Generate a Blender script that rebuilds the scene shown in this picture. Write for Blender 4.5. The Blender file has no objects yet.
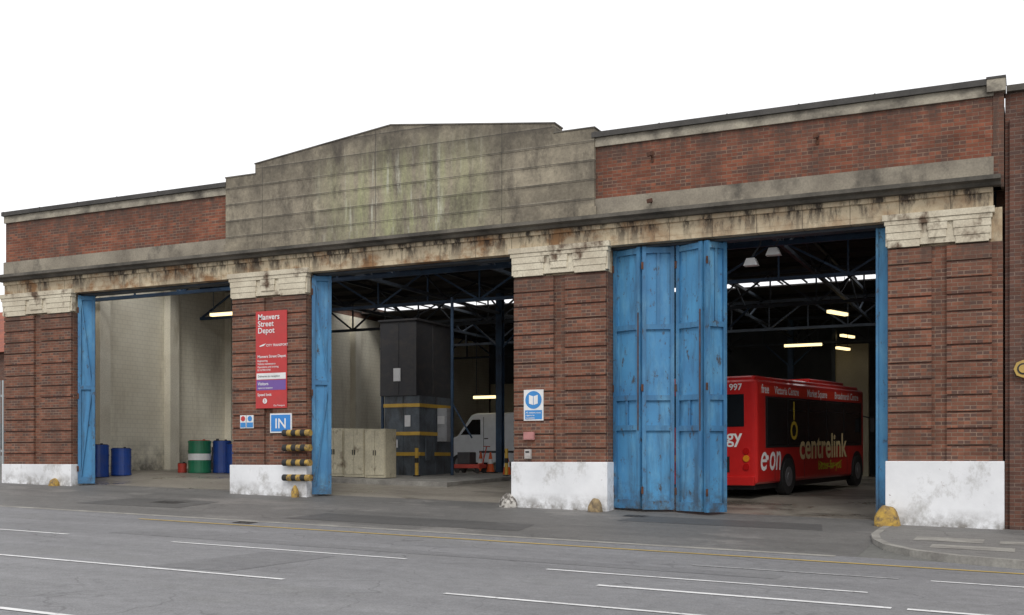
import bpy, bmesh, math, random
from mathutils import Vector, Matrix
random.seed(4)
scene=bpy.context.scene
col=scene.collection
scene.view_settings.view_transform='Standard'
scene.view_settings.look='None'
scene.view_settings.exposure=0

# ---------------------------------------------------------------- terrain function
P=[(-3000,-.25),(-6,-.25),(0,0),(4,.3),(12,.43),(3000,.43)]
def gp(y):
    for (a,za),(b,zb) in zip(P,P[1:]):
        if a<=y<=b: return za+(zb-za)*(y-a)/(b-a)
    return 0
def gz(x,y): return -0.0237*max(-45,min(30,x))+gp(y)

# ---------------------------------------------------------------- mesh builder
W={}
class MB:
    def __init__(s): s.v=[];s.f=[];s.m=[]
    def add(s,vs,fs,m=0):
        o=len(s.v); s.v+= [tuple(v) for v in vs]
        for f in fs: s.f.append([o+i for i in f]); s.m.append(m)
        return s
    def box(s,x0,x1,y0,y1,z0,z1,m=0):
        vs=[(x0,y0,z0),(x1,y0,z0),(x1,y1,z0),(x0,y1,z0),(x0,y0,z1),(x1,y0,z1),(x1,y1,z1),(x0,y1,z1)]
        return s.add(vs,[(0,3,2,1),(4,5,6,7),(0,1,5,4),(1,2,6,5),(2,3,7,6),(3,0,4,7)],m)
    def prism(s,poly,axis,lo,hi,m=0):
        def mk(a,b,c):
            return {'x':(c,a,b),'y':(a,c,b),'z':(a,b,c)}[axis]
        n=len(poly)
        vs=[mk(a,b,lo) for a,b in poly]+[mk(a,b,hi) for a,b in poly]
        fs=[tuple(range(n)),tuple(range(2*n-1,n-1,-1))]+[(i,(i+1)%n,n+(i+1)%n,n+i) for i in range(n)]
        return s.add(vs,fs,m)
    def bar(s,p0,p1,w,h,m=0):
        p0=Vector(p0);p1=Vector(p1);d=(p1-p0).normalized()
        up=Vector((0,0,1)) if abs(d.z)<.95 else Vector((0,1,0))
        a=d.cross(up).normalized()*w/2; b=d.cross(a).normalized()*h/2
        vs=[p+i*a+j*b for p in (p0,p1) for i,j in ((-1,-1),(1,-1),(1,1),(-1,1))]
        return s.add(vs,[(0,1,2,3),(7,6,5,4),(0,4,5,1),(1,5,6,2),(2,6,7,3),(3,7,4,0)],m)
    def cyl(s,p0,p1,r0,r1=None,n=16,m=0):
        if r1 is None:r1=r0
        p0=Vector(p0);p1=Vector(p1);d=(p1-p0).normalized()
        up=Vector((0,0,1)) if abs(d.z)<.95 else Vector((1,0,0))
        a=d.cross(up).normalized();b=d.cross(a).normalized()
        vs=[p+r*(math.cos(2*math.pi*i/n)*a+math.sin(2*math.pi*i/n)*b) for p,r in((p0,r0),(p1,r1)) for i in range(n)]
        fs=[tuple(range(n)),tuple(range(2*n-1,n-1,-1))]+[(i,(i+1)%n,n+(i+1)%n,n+i) for i in range(n)]
        return s.add(vs,fs,m)
    def quad(s,a,b,c,d,m=0): return s.add([a,b,c,d],[(0,1,2,3)],m)
    def text(s,t,size,M,m=0,bold=0,shear=0,align='LEFT',sx=1.0):
        cu=bpy.data.curves.new('t','FONT');cu.body=t;cu.size=size;cu.offset=bold*size;cu.shear=shear
        cu.align_x=align;cu.resolution_u=3
        ob=bpy.data.objects.new('t',cu);col.objects.link(ob)
        dg=bpy.context.evaluated_depsgraph_get()
        me=bpy.data.meshes.new_from_object(ob.evaluated_get(dg))
        S=Matrix.Diagonal((sx,1,1,1))
        s.add([M@(S@v.co) for v in me.vertices],[tuple(p.vertices) for p in me.polygons],m)
        bpy.data.objects.remove(ob);bpy.data.curves.remove(cu);bpy.data.meshes.remove(me)
        return s
    def obj(s,name,mats,parent=None,loc=(0,0,0),recalc=True,bevel=0,smooth=False,**props):
        me=bpy.data.meshes.new(name)
        L=Vector(loc)
        me.from_pydata([Vector(v)-L for v in s.v],[],s.f)
        if not isinstance(mats,(list,tuple)): mats=[mats]
        for mt in mats: me.materials.append(mt)
        for p,mi in zip(me.polygons,s.m): p.material_index=mi; p.use_smooth=smooth
        if recalc:
            bm=bmesh.new();bm.from_mesh(me)
            bmesh.ops.recalc_face_normals(bm,faces=bm.faces)
            if bevel:
                bmesh.ops.bevel(bm,geom=[e for e in bm.edges if e.is_manifold and e.calc_face_angle(0)>.5],offset=bevel,segments=3,profile=.6,affect='EDGES',clamp_overlap=True)
            bm.to_mesh(me);bm.free()
        me.update()
        ob=bpy.data.objects.new(name,me);col.objects.link(ob)
        pl=Vector((0,0,0))
        if parent: ob.parent=parent; pl=W[parent.name]
        ob.location=L-pl; W[ob.name]=L.copy()
        for k,v in props.items(): ob[k]=v
        return ob
def empty(name,loc,label,cat,**kw):
    e=bpy.data.objects.new(name,None);col.objects.link(e);e.location=loc;e.empty_display_size=.3
    W[e.name]=Vector(loc);e["label"]=label;e["category"]=cat
    for k,v in kw.items(): e[k]=v
    return e
def frontM(x,y,z): return Matrix(((1,0,0,x),(0,0,-1,y),(0,1,0,z),(0,0,0,1)))
def rightM(x,y,z): return Matrix(((0,0,1,x),(1,0,0,y),(0,1,0,z),(0,0,0,1)))

# ---------------------------------------------------------------- materials
def nodes(name):
    m=bpy.data.materials.new(name);m.use_nodes=True
    nt=m.node_tree;b=nt.nodes['Principled BSDF'];return m,nt,b
def c4(c): return (c[0],c[1],c[2],1)
def posn(nt,sc=(1,1,1)):
    g=nt.nodes.new('ShaderNodeNewGeometry');mp=nt.nodes.new('ShaderNodeMapping')
    mp.inputs['Scale'].default_value=sc;nt.links.new(g.outputs['Position'],mp.inputs['Vector']);return mp.outputs[0]
def sepz(nt):
    g=nt.nodes.new('ShaderNodeNewGeometry');sp=nt.nodes.new('ShaderNodeSeparateXYZ');nt.links.new(g.outputs['Position'],sp.inputs[0]);return sp
def noise(nt,vec,scale,detail=4,rough=.6):
    n=nt.nodes.new('ShaderNodeTexNoise');n.inputs['Scale'].default_value=scale;n.inputs['Detail'].default_value=detail
    n.inputs['Roughness'].default_value=rough;nt.links.new(vec,n.inputs['Vector']);return n.outputs['Fac']
def ramp(nt,f,a,b,lo=0,hi=1):
    r=nt.nodes.new('ShaderNodeMapRange');r.clamp=True
    for i,v in enumerate((a,b,lo,hi)): r.inputs[i+1].default_value=v
    nt.links.new(f,r.inputs[0]);return r.outputs[0]
def mix(nt,f,a,b,mode='MIX'):
    n=nt.nodes.new('ShaderNodeMix');n.data_type='RGBA';n.blend_type=mode
    for s,v in ((n.inputs[0],f),(n.inputs[6],a),(n.inputs[7],b)):
        if isinstance(v,(int,float)): s.default_value=v
        elif isinstance(v,tuple): s.default_value=c4(v)
        else: nt.links.new(v,s)
    return n.outputs[2]
def math_(nt,op,a,b):
    n=nt.nodes.new('ShaderNodeMath');n.operation=op
    for s,v in((n.inputs[0],a),(n.inputs[1],b)):
        if isinstance(v,(int,float)): s.default_value=v
        else: nt.links.new(v,s)
    return n.outputs[0]
def finish(nt,b,colr,rough=.8,bump=None,bs=.3,bd=.01):
    nt.links.new(colr,b.inputs['Base Color'])
    if isinstance(rough,(int,float)): b.inputs['Roughness'].default_value=rough
    else: nt.links.new(rough,b.inputs['Roughness'])
    if bump is not None:
        bn=nt.nodes.new('ShaderNodeBump');bn.inputs['Strength'].default_value=bs;bn.inputs['Distance'].default_value=bd
        nt.links.new(bump,bn.inputs['Height']);nt.links.new(bn.outputs[0],b.inputs['Normal'])
def mat(name,c1,c2=None,scale=1.2,rough=.8,c3=None,sa=.52,sb=.7,sscale=(2.5,2.5,.3),fine=25,fr=(.8,1.15),bs=.3,metallic=0,a=.35,b_=.65):
    m,nt,b=nodes(name)
    if c2 is None: c2=tuple(x*.8 for x in c1)
    p=posn(nt)
    cc=mix(nt,ramp(nt,noise(nt,p,scale),a,b_),c1,c2)
    fn=noise(nt,p,fine,3)
    cc=mix(nt,1.0,cc,ramp(nt,fn,.25,.75,*fr),'MULTIPLY')
    if c3 is not None:
        cc=mix(nt,ramp(nt,noise(nt,posn(nt,sscale),1.0,5,.65),sa,sb),cc,c3)
    finish(nt,b,cc,rough,fn,bs);b.inputs['Metallic'].default_value=metallic
    return m
def brickmat(name,ca,cb,mortar,grime,ga=.5,gb=.75,vary=(.6,1.25),alt=None,topz=None):
    m,nt,b=nodes(name)
    sp=sepz(nt)
    cb_=nt.nodes.new('ShaderNodeCombineXYZ');nt.links.new(math_(nt,'ADD',sp.outputs[0],sp.outputs[1]),cb_.inputs[0]);nt.links.new(sp.outputs[2],cb_.inputs[1])
    t=nt.nodes.new('ShaderNodeTexBrick');nt.links.new(cb_.outputs[0],t.inputs['Vector'])
    t.inputs['Scale'].default_value=1;t.inputs['Brick Width'].default_value=.225;t.inputs['Row Height'].default_value=.075
    t.inputs['Mortar Size'].default_value=.0085;t.inputs['Mortar Smooth'].default_value=.2
    t.inputs['Color1'].default_value=c4(ca);t.inputs['Color2'].default_value=c4(cb);t.inputs['Mortar'].default_value=c4(mortar)
    p=posn(nt)
    base=t.outputs['Color']
    wn=nt.nodes.new('ShaderNodeTexWhiteNoise');wn.noise_dimensions='2D'
    row=math_(nt,'FLOOR',math_(nt,'DIVIDE',sp.outputs[2],.075),0)
    half=math_(nt,'MULTIPLY',math_(nt,'MODULO',row,2),.1125)
    colm=math_(nt,'FLOOR',math_(nt,'DIVIDE',math_(nt,'ADD',math_(nt,'ADD',sp.outputs[0],sp.outputs[1]),half),.225),0)
    cv=nt.nodes.new('ShaderNodeCombineXYZ');nt.links.new(colm,cv.inputs[0]);nt.links.new(row,cv.inputs[1]);nt.links.new(cv.outputs[0],wn.inputs['Vector'])
    if alt:
        base=mix(nt,math_(nt,'MULTIPLY',ramp(nt,wn.outputs['Value'],.7,.8),math_(nt,'SUBTRACT',1,t.outputs['Fac'])),base,alt)
    cc=mix(nt,1.0,base,ramp(nt,wn.outputs['Value'],0,1,.72,1.22),'MULTIPLY')
    cc=mix(nt,1.0,cc,ramp(nt,noise(nt,p,.9,6,.7),.3,.7,*vary),'MULTIPLY')
    cc=mix(nt,ramp(nt,noise(nt,posn(nt,(1.5,1.5,.35)),1,6,.7),ga,gb,0,.8),cc,grime)
    if topz: 
        tz=math_(nt,'MULTIPLY',ramp(nt,sp.outputs[2],topz-.45,topz,0,.9),ramp(nt,noise(nt,posn(nt,(2.5,2.5,.6)),1,5,.7),.4,.6))
        cc=mix(nt,tz,cc,grime)
    finish(nt,b,cc,.9,t.outputs['Fac'],.5,.01)
    bn=[n for n in nt.nodes if n.type=='BUMP'][0];bn.invert=True
    return m
brick_top=brickmat('parapet_brick',(.265,.088,.047),(.18,.058,.034),(.20,.13,.09),(.065,.042,.033),.47,.72,(.62,1.3),(.10,.048,.035),8.3)
brick_pier=brickmat('pier_brick',(.235,.093,.055),(.16,.065,.041),(.21,.145,.105),(.08,.05,.038),.50,.78,(.68,1.22),(.09,.048,.037),5.5)
joint_m=mat('recess_shade_brick',(.115,.052,.036),(.07,.036,.026),6,.9)  # recess shade put into the brick colour, darker than the bands
brick_nb=brickmat('neighbour_brick',(.17,.075,.05),(.12,.055,.04),(.17,.12,.095),(.07,.045,.036),.5,.8,(.7,1.2),(.09,.05,.04))
def whitebase():
    m,nt,b=nodes('white_paint');p=posn(nt);sp=sepz(nt)
    cc=mix(nt,ramp(nt,noise(nt,p,.8,5),.35,.65),(.80,.81,.83),(.67,.68,.70))
    cc=mix(nt,ramp(nt,noise(nt,posn(nt,(1.5,1.5,1.1)),1.2,7,.75),.54,.68,0,.7),cc,(.36,.35,.33))
    lvl=math_(nt,'ADD',sp.outputs[2],math_(nt,'MULTIPLY',sp.outputs[0],.0237))
    low=ramp(nt,lvl,0,.38,1,0)
    cc=mix(nt,math_(nt,'MULTIPLY',low,ramp(nt,noise(nt,p,3.2,6,.7),.38,.62)),cc,(.17,.155,.135))
    cc=mix(nt,ramp(nt,noise(nt,p,6,6,.8),.64,.70,0,.8),cc,(.2,.13,.10))
    finish(nt,b,cc,.7,noise(nt,p,9,5),.35,.01);return m
white_base=whitebase()
lead=mat('dark_lead',(.07,.065,.06),(.035,.033,.03),1.5,.7)
coping_m=mat('weathered_coping',(.42,.38,.30),(.24,.215,.175),1.3,.85,(.08,.07,.058),.47,.66,(1.2,1.2,1.3))
band_m=mat('weathered_band',(.31,.275,.215),(.19,.165,.13),1.0,.85,(.07,.062,.052),.50,.72,(1.6,1.6,1.2))
cornice_m=mat('sooty_cornice',(.15,.135,.112),(.055,.05,.042),1.2,.85)
steel=mat('blue_steel',(.035,.08,.15),(.018,.036,.07),1.5,.6)
steel_dark=mat('dark_steel',(.045,.06,.08),(.025,.03,.038),1.5,.6)
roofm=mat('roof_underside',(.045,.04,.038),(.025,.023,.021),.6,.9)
def creamwall():
    m,nt,b=nodes('cream_painted_brick');p=posn(nt);sp=sepz(nt)
    cb_=nt.nodes.new('ShaderNodeCombineXYZ');nt.links.new(math_(nt,'ADD',sp.outputs[0],sp.outputs[1]),cb_.inputs[0]);nt.links.new(sp.outputs[2],cb_.inputs[1])
    t=nt.nodes.new('ShaderNodeTexBrick');nt.links.new(cb_.outputs[0],t.inputs['Vector']);t.inputs['Scale'].default_value=1
    t.inputs['Brick Width'].default_value=.225;t.inputs['Row Height'].default_value=.15;t.inputs['Mortar Size'].default_value=.01
    cc=mix(nt,ramp(nt,noise(nt,p,.5,5),.35,.65),(.88,.84,.70),(.72,.67,.54))
    cc=mix(nt,math_(nt,'MULTIPLY',t.outputs['Fac'],.22),cc,(.3,.28,.24))
    cc=mix(nt,ramp(nt,noise(nt,posn(nt,(1.4,1.4,.25)),1,6,.7),.54,.76,0,.6),cc,(.36,.31,.22))
    low=ramp(nt,sp.outputs[2],.8,2.2,1,0)
    cc=mix(nt,math_(nt,'MULTIPLY',low,ramp(nt,noise(nt,p,1.6,6,.75),.38,.6)),cc,(.12,.11,.095))
    finish(nt,b,cc,.75,t.outputs['Fac'],.15);return m
cream=creamwall()
creampil=mat('cream_pilaster',(.85,.81,.68),(.68,.63,.51),.6,.75,(.36,.31,.22),.56,.76,(1.6,1.6,.25))
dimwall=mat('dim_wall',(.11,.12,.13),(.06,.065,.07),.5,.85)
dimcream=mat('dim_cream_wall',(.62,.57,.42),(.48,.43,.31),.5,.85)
rust=mat('rust',(.13,.05,.025),(.05,.025,.018),6,.9)
blk=mat('black_rubber',(.018,.018,.018),(.03,.03,.03),5,.75)
yellowp=mat('worn_yellow_paint',(.50,.32,.06),(.28,.18,.06),6,.8,(.12,.09,.06),.5,.65,(8,8,8))
palestone=mat('pale_stone',(.58,.56,.52),(.22,.20,.18),9,.9,(.1,.09,.08),.5,.6,(9,9,9))
brownstone=mat('brown_stone',(.34,.25,.13),(.13,.10,.07),8,.9)
def simple(name,c,rough=.5,metallic=0,emit=0,coat=0,spec=.5,dirt=0):
    m,nt,b=nodes(name)
    cc=mix(nt,ramp(nt,noise(nt,posn(nt),4),.3,.7),c,tuple(x*.88 for x in c))
    if dirt: cc=mix(nt,ramp(nt,noise(nt,posn(nt,(2,2,3)),1.3,6,.7),.48,.72,0,dirt),cc,(.10,.085,.07))
    finish(nt,b,cc,rough);b.inputs['Metallic'].default_value=metallic;b.inputs['Coat Weight'].default_value=coat
    if emit: b.inputs['Emission Color'].default_value=c4(c);b.inputs['Emission Strength'].default_value=emit
    return m
def bluepaint(name,ca,cb):
    m,nt,b=nodes(name);p=posn(nt);sp=sepz(nt)
    cc=mix(nt,ramp(nt,noise(nt,p,.9,5),.3,.7),ca,cb)
    cc=mix(nt,ramp(nt,noise(nt,posn(nt,(1.3,1.3,.5)),1.7,6,.7),.50,.70,0,.5),cc,(.17,.38,.52))
    cc=mix(nt,ramp(nt,noise(nt,posn(nt,(5,5,.5)),1,5,.7),.50,.70,0,.8),cc,(.035,.10,.18))
    cc=mix(nt,ramp(nt,noise(nt,posn(nt,(3,3,1.5)),2.2,7,.78),.575,.64,0,.9),cc,(.05,.038,.03))
    low=ramp(nt,sp.outputs[2],.1,1.1,1,0)
    cc=mix(nt,math_(nt,'MULTIPLY',low,ramp(nt,noise(nt,p,4,6,.75),.42,.6,0,.9)),cc,(.045,.04,.035))
    finish(nt,b,cc,.6,noise(nt,p,20),.3);return m
blue=bluepaint('weathered_blue_paint',(.068,.275,.50),(.048,.19,.38))
doorframe=bluepaint('door_frame_blue',(.054,.215,.40),(.035,.135,.28))
def panelmat():
    m,nt,b=nodes('stained_concrete');p=posn(nt);sp=sepz(nt)
    cmb=nt.nodes.new('ShaderNodeCombineXYZ');nt.links.new(math_(nt,'ADD',sp.outputs[0],.3),cmb.inputs[0]);nt.links.new(math_(nt,'ADD',sp.outputs[2],-6.78),cmb.inputs[1])
    t=nt.nodes.new('ShaderNodeTexBrick');nt.links.new(cmb.outputs[0],t.inputs['Vector']);t.inputs['Scale'].default_value=1;t.offset=.0
    t.inputs['Brick Width'].default_value=3.46;t.inputs['Row Height'].default_value=.43;t.inputs['Mortar Size'].default_value=.012;t.inputs['Mortar Smooth'].default_value=.5
    cc=mix(nt,ramp(nt,noise(nt,p,.7,7,.7),.36,.64),(.31,.27,.20),(.15,.13,.10))
    rw=nt.nodes.new('ShaderNodeTexWhiteNoise');rw.noise_dimensions='1D'
    nt.links.new(math_(nt,'FLOOR',math_(nt,'DIVIDE',math_(nt,'ADD',sp.outputs[2],-6.78),.43),0),rw.inputs['W'])
    cc=mix(nt,1.0,cc,ramp(nt,rw.outputs['Value'],0,1,.84,1.12),'MULTIPLY')
    fr=math_(nt,'FRACT',math_(nt,'DIVIDE',math_(nt,'ADD',sp.outputs[2],-6.78),.43),0)
    cc=mix(nt,math_(nt,'MULTIPLY',ramp(nt,fr,.66,.98,0,.75),ramp(nt,noise(nt,posn(nt,(1.2,1.2,2)),1.2,5,.7),.38,.6)),cc,(.075,.065,.052))
    cc=mix(nt,math_(nt,'MULTIPLY',ramp(nt,fr,.02,.12,.4,0),ramp(nt,noise(nt,p,1.1),.4,.6)),cc,(.40,.36,.29))
    ax=math_(nt,'ABSOLUTE',math_(nt,'ADD',sp.outputs[0],13.4),0)
    cen=ramp(nt,ax,.8,3.0,1,0)
    lowm=ramp(nt,sp.outputs[2],9.3,8.3,0,1)
    n1=ramp(nt,noise(nt,posn(nt,(3.5,3.5,.45)),1,5,.7),.40,.62)
    cc=mix(nt,math_(nt,'MULTIPLY',math_(nt,'MULTIPLY',math_(nt,'MULTIPLY',cen,n1),lowm),.8),cc,(.34,.35,.19))
    n2=ramp(nt,noise(nt,posn(nt,(7,7,.6)),1,5,.7),.55,.68,0,.7)
    cc=mix(nt,math_(nt,'MULTIPLY',n2,math_(nt,'MULTIPLY',cen,lowm)),cc,(.50,.50,.41))
    n3=ramp(nt,noise(nt,posn(nt,(1.5,1.5,.7)),1.2,7,.75),.49,.68,0,.85)
    cc=mix(nt,n3,cc,(.08,.068,.055))
    topd=ramp(nt,sp.outputs[2],8.4,9.6,0,1.0)
    cc=mix(nt,math_(nt,'MULTIPLY',topd,ramp(nt,noise(nt,posn(nt,(1.2,1.2,.5)),1.5,5,.7),.36,.58,.15,.9)),cc,(.065,.056,.047))
    cc=mix(nt,math_(nt,'MULTIPLY',t.outputs['Fac'],.7),cc,(.05,.045,.04))
    cc=mix(nt,1.0,cc,ramp(nt,noise(nt,p,14,4,.7),.25,.75,.75,1.25),'MULTIPLY')
    finish(nt,b,cc,.92,noise(nt,p,12,6),.4);return m
panel_m=panelmat()
def lintelmat():
    m,nt,b=nodes('stained_stone');p=posn(nt);sp=sepz(nt)
    cmb=nt.nodes.new('ShaderNodeCombineXYZ');nt.links.new(sp.outputs[0],cmb.inputs[0]);nt.links.new(math_(nt,'ADD',sp.outputs[2],-5.5),cmb.inputs[1])
    t=nt.nodes.new('ShaderNodeTexBrick');nt.links.new(cmb.outputs[0],t.inputs['Vector']);t.inputs['Scale'].default_value=1
    t.inputs['Brick Width'].default_value=.95;t.inputs['Row Height'].default_value=3.0;t.inputs['Mortar Size'].default_value=.01;t.offset=0
    cc=mix(nt,ramp(nt,noise(nt,p,1.2,5,.6),.35,.65),(.62,.52,.36),(.42,.34,.235))
    n1=ramp(nt,noise(nt,posn(nt,(1.1,1.1,1.3)),1.1,6,.72),.47,.60,0,.88)
    cc=mix(nt,math_(nt,'MULTIPLY',n1,ramp(nt,sp.outputs[0],-9,-6,1,.5)),cc,(.25,.12,.045))
    upper=ramp(nt,sp.outputs[2],6.15,6.5,.35,1)
    n2=ramp(nt,noise(nt,posn(nt,(3.0,3.0,.8)),1.3,6,.75),.47,.59,0,.95)
    cc=mix(nt,math_(nt,'MULTIPLY',n2,upper),cc,(.04,.031,.026))
    cc=mix(nt,math_(nt,'MULTIPLY',t.outputs['Fac'],.6),cc,(.07,.055,.04))
    finish(nt,b,cc,.9,noise(nt,p,18),.3);return m
lintel_m=lintelmat()
capital_m=mat('capital_stone',(.66,.60,.47),(.48,.42,.32),1.6,.85,(.11,.07,.045),.52,.65,(2.0,2.0,1.6))
def asphalt(name,c1,c2,patch,rough=.75,crack=True,wet=False):
    m,nt,b=nodes(name);p=posn(nt)
    cc=mix(nt,ramp(nt,noise(nt,posn(nt,(.22,.9,1)),1,6,.65),.3,.7),c1,c2)
    pf=ramp(nt,noise(nt,posn(nt,(.35,.6,1)),.8,6,.7),.54,.62,0,.75)
    cc=mix(nt,pf,cc,patch)
    cc=mix(nt,1.0,cc,ramp(nt,noise(nt,p,45,3,.8),.25,.75,.60,1.40),'MULTIPLY')
    cc=mix(nt,1.0,cc,ramp(nt,noise(nt,p,5,4,.8),.25,.75,.80,1.2),'MULTIPLY')
    v=nt.nodes.new('ShaderNodeTexVoronoi');v.feature='DISTANCE_TO_EDGE';v.inputs['Scale'].default_value=.55
    w=nt.nodes.new('ShaderNodeVectorMath');w.operation='ADD';nt.links.new(p,w.inputs[0])
    nn=nt.nodes.new('ShaderNodeTexNoise');nn.inputs['Scale'].default_value=1.3;nt.links.new(p,nn.inputs['Vector']);nt.links.new(nn.outputs['Color'],w.inputs[1])
    nt.links.new(w.outputs[0],v.inputs['Vector'])
    if crack: cc=mix(nt,math_(nt,'MULTIPLY',ramp(nt,v.outputs['Distance'],0,.012,.7,0),ramp(nt,noise(nt,p,.35),.45,.6)),cc,tuple(x*.35 for x in c1))
    r=rough
    if wet:
        wf=ramp(nt,noise(nt,posn(nt,(.5,.8,1)),.9,5,.65),.5,.64)
        cc=mix(nt,math_(nt,'MULTIPLY',wf,.45),cc,tuple(x*.4 for x in c2)); r=ramp(nt,wf,0,1,rough,.22)
    finish(nt,b,cc,r,noise(nt,p,60),.4,.005);return m
road_m=asphalt('road_asphalt',(.205,.205,.212),(.145,.145,.15),(.17,.17,.172))
apron_m=asphalt('apron_asphalt',(.150,.145,.138),(.092,.09,.086),(.20,.19,.178),.65)
pave_m=asphalt('pavement_asphalt',(.19,.185,.175),(.135,.13,.125),(.11,.108,.105),.8)
floor_m=asphalt('floor_concrete',(.29,.265,.225),(.18,.16,.135),(.09,.08,.068),.5,wet=True)
ground_m=asphalt('ground_dirt',(.15,.15,.14),(.11,.11,.10),(.09,.09,.08))
kerb_m=mat('kerb_concrete',(.32,.31,.28),(.2,.19,.175),2,.85)
def paintm(name,c,wear=.5,under=(.17,.17,.175)):
    m,nt,b=nodes(name);p=posn(nt)
    cc=mix(nt,ramp(nt,noise(nt,p,9,6,.8),wear,wear+.12,0,.85),c,under)
    cc=mix(nt,1.0,cc,ramp(nt,noise(nt,p,1.2,3),.3,.7,.75,1.05),'MULTIPLY')
    finish(nt,b,cc,.7);return m
line_w=paintm('worn_white_line',(.72,.72,.72),.55)
line_f=paintm('faded_white_line',(.42,.42,.42),.47)
line_y=paintm('worn_yellow_line',(.50,.35,.09),.56,(.26,.22,.13))
iron=mat('cast_iron',(.07,.065,.06),(.04,.037,.035),8,.6)

# ---------------------------------------------------------------- ground sheets
def sheet(name,xs,ys,dz,m,zf=gz,**kw):
    b=MB()
    for i in range(len(xs)-1):
        for j in range(len(ys)-1):
            q=[(xs[i],ys[j]),(xs[i+1],ys[j]),(xs[i+1],ys[j+1]),(xs[i],ys[j+1])]
            b.quad(*[(x,y,zf(x,y)+dz) for x,y in q],0)
    o=b.obj(name,m,recalc=False,**kw);return o
sheet('ground',[-2500,-45,-27.3,0,30,2500],[-2500,-21,-6,0,4,12,33,2500],0,ground_m,kind='structure')
sheet('road',[-400,-45,30,400],[-20.5,-6,-5.3],.004,road_m,kind='structure')
sheet('forecourt',[-45,-2.0],[-5.3,0,.55],.004,apron_m,kind='structure')
sheet('floor',[-27,-.05],[.55,4,12,31.9],.004,floor_m,kind='structure')
sheet('opposite_pavement',[-400,-45,30,400],[-26,-20.6],.10,pave_m,kind='structure')
b=MB()
x0,x1=-45,30
b.add([(x0,-20.6,gz(x0,-20.6)-.05),(x1,-20.6,gz(x1,-20.6)-.05),(x1,-20.6,gz(x1,-20.6)+.104),(x0,-20.6,gz(x0,-20.6)+.104),(x0,-20.46,gz(x0,-20.6)-.05),(x1,-20.46,gz(x1,-20.6)-.05),(x1,-20.46,gz(x1,-20.6)+.104),(x0,-20.46,gz(x0,-20.6)+.104)],
      [(0,3,2,1),(4,5,6,7),(0,1,5,4),(1,2,6,5),(2,3,7,6),(3,0,4,7)])
b.obj('opposite_kerb',kerb_m,kind='structure')
def qz(x,y): return -0.0237*x+.012+y*.0215
kp=[(-1.98,0.0),(-2.02,-1.2),(-2.0,-2.4),(-1.86,-3.3),(-1.6,-4.1),(-1.15,-4.75),(-.5,-5.2),(.4,-5.42),(2,-5.5),(30,-5.5)]
b=MB();n=len(kp)
poly=kp+[(30,0.0)]
b.add([(x,y,qz(x,y)) for x,y in poly],[tuple(range(len(poly)))])
b.obj('pavement',pave_m,kind='structure')
b=MB()
def nrm(i):
    a=Vector(kp[max(0,i-1)]);c=Vector(kp[min(n-1,i+1)]);d=(c-a).normalized();return Vector((d.y,-d.x))
pin=[Vector(kp[i]) for i in range(n)]
pout=[Vector(kp[i])+nrm(i)*.14 for i in range(n)]
vs=[];fs=[]
for i in range(n):
    a=pin[i];c=pout[i];z=qz(a.x,a.y)+.004
    vs+=[(a.x,a.y,z),(c.x,c.y,z),(c.x,c.y,gz(c.x,c.y)-.05),(a.x,a.y,gz(a.x,a.y)-.05)]
for i in range(n-1):
    o=4*i;fs+=[(o,o+1,o+5,o+4),(o+1,o+2,o+6,o+5),(o+2,o+3,o+7,o+6),(o+3,o,o+4,o+7)]
b.add(vs,fs);b.obj('kerb',kerb_m,kind='structure')
sheet('dropped_kerb',[-45,-2.3],[-5.46,-5.28],.009,kerb_m,kind='structure')
for (x0,x1,y0,y1) in ((-1.35,-.25,-3.2,-2.45),(-1.0,.25,-4.35,-3.75),(.0,.9,-3.1,-2.6)):
    b=MB();b.quad(*[(x,y,qz(x,y)+.005) for x,y in((x0,y0),(x1,y0),(x1,y1),(x0,y1))])
    b.obj('paving_patch',kerb_m,recalc=False,kind='structure')
patch_m=asphalt('patched_asphalt',(.088,.086,.083),(.07,.069,.067),(.11,.108,.105),.6,False)
patch_r=asphalt('patched_road',(.165,.165,.17),(.125,.125,.13),(.15,.15,.152),.75,False)
for i,(x0,x1,y0,y1) in enumerate(((-13.5,-8.2,-4.6,-3.3),(-7.2,-3.1,-1.9,-.7),(-20,-17,-4.0,-2.2))):
    b=MB();b.quad(*[(x,y,gz(x,y)+.008) for x,y in((x0,y0),(x1,y0+.1),(x1-.2,y1),(x0+.15,y1))])
    b.obj('forecourt_patch',patch_m,recalc=False,kind='structure')
for i,(x0,x1,y0,y1) in enumerate(((-14,-2.5,-8.9,-8.35),(-9.8,-8.6,-12.3,-9.9))):
    b=MB();b.quad(*[(x,y,gz(x,y)+.007) for x,y in((x0,y0),(x1,y0+.06),(x1,y1),(x0,y1-.04))])
    b.obj('road_patch',patch_r,recalc=False,kind='structure')
def dash(x0,x1,y,w,m,name='road_line'):
    b=MB();k=max(1,int((x1-x0)/2))
    xs=[x0+(x1-x0)*i/k for i in range(k+1)]
    for a,c in zip(xs,xs[1:]): b.quad(*[(x,yy,gz(x,yy)+.011) for x,yy in((a,y-w/2),(c,y-w/2),(c,y+w/2),(a,y+w/2))])
    b.obj(name,m,recalc=False,kind='structure')
for s in ((-24.5,-20.2),(-18.3,-14.2),(-11.93,-7.59),(-5.4,-1.26),(1.2,5.4),(7.5,11.7)): dash(*s,-9.6,.09,line_w)
for s in ((-26,-21.5),(-19.5,-15.2),(-13.1,-7.55),(-5.37,-.9),(1.2,5.4)): dash(*s,-12.5,.09,line_w)
dash(-4.21,-.86,-10.82,.12,line_w);dash(-.7,3.5,-10.82,.12,line_w)
dash(-3.9,-1.1,-7.85,.08,line_f);dash(-.7,2.2,-7.85,.09,line_w)
for s in ((-17.5,-13.2),(-11,-7.0),(-4,0)): dash(*s,-15.8,.1,line_w)
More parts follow.
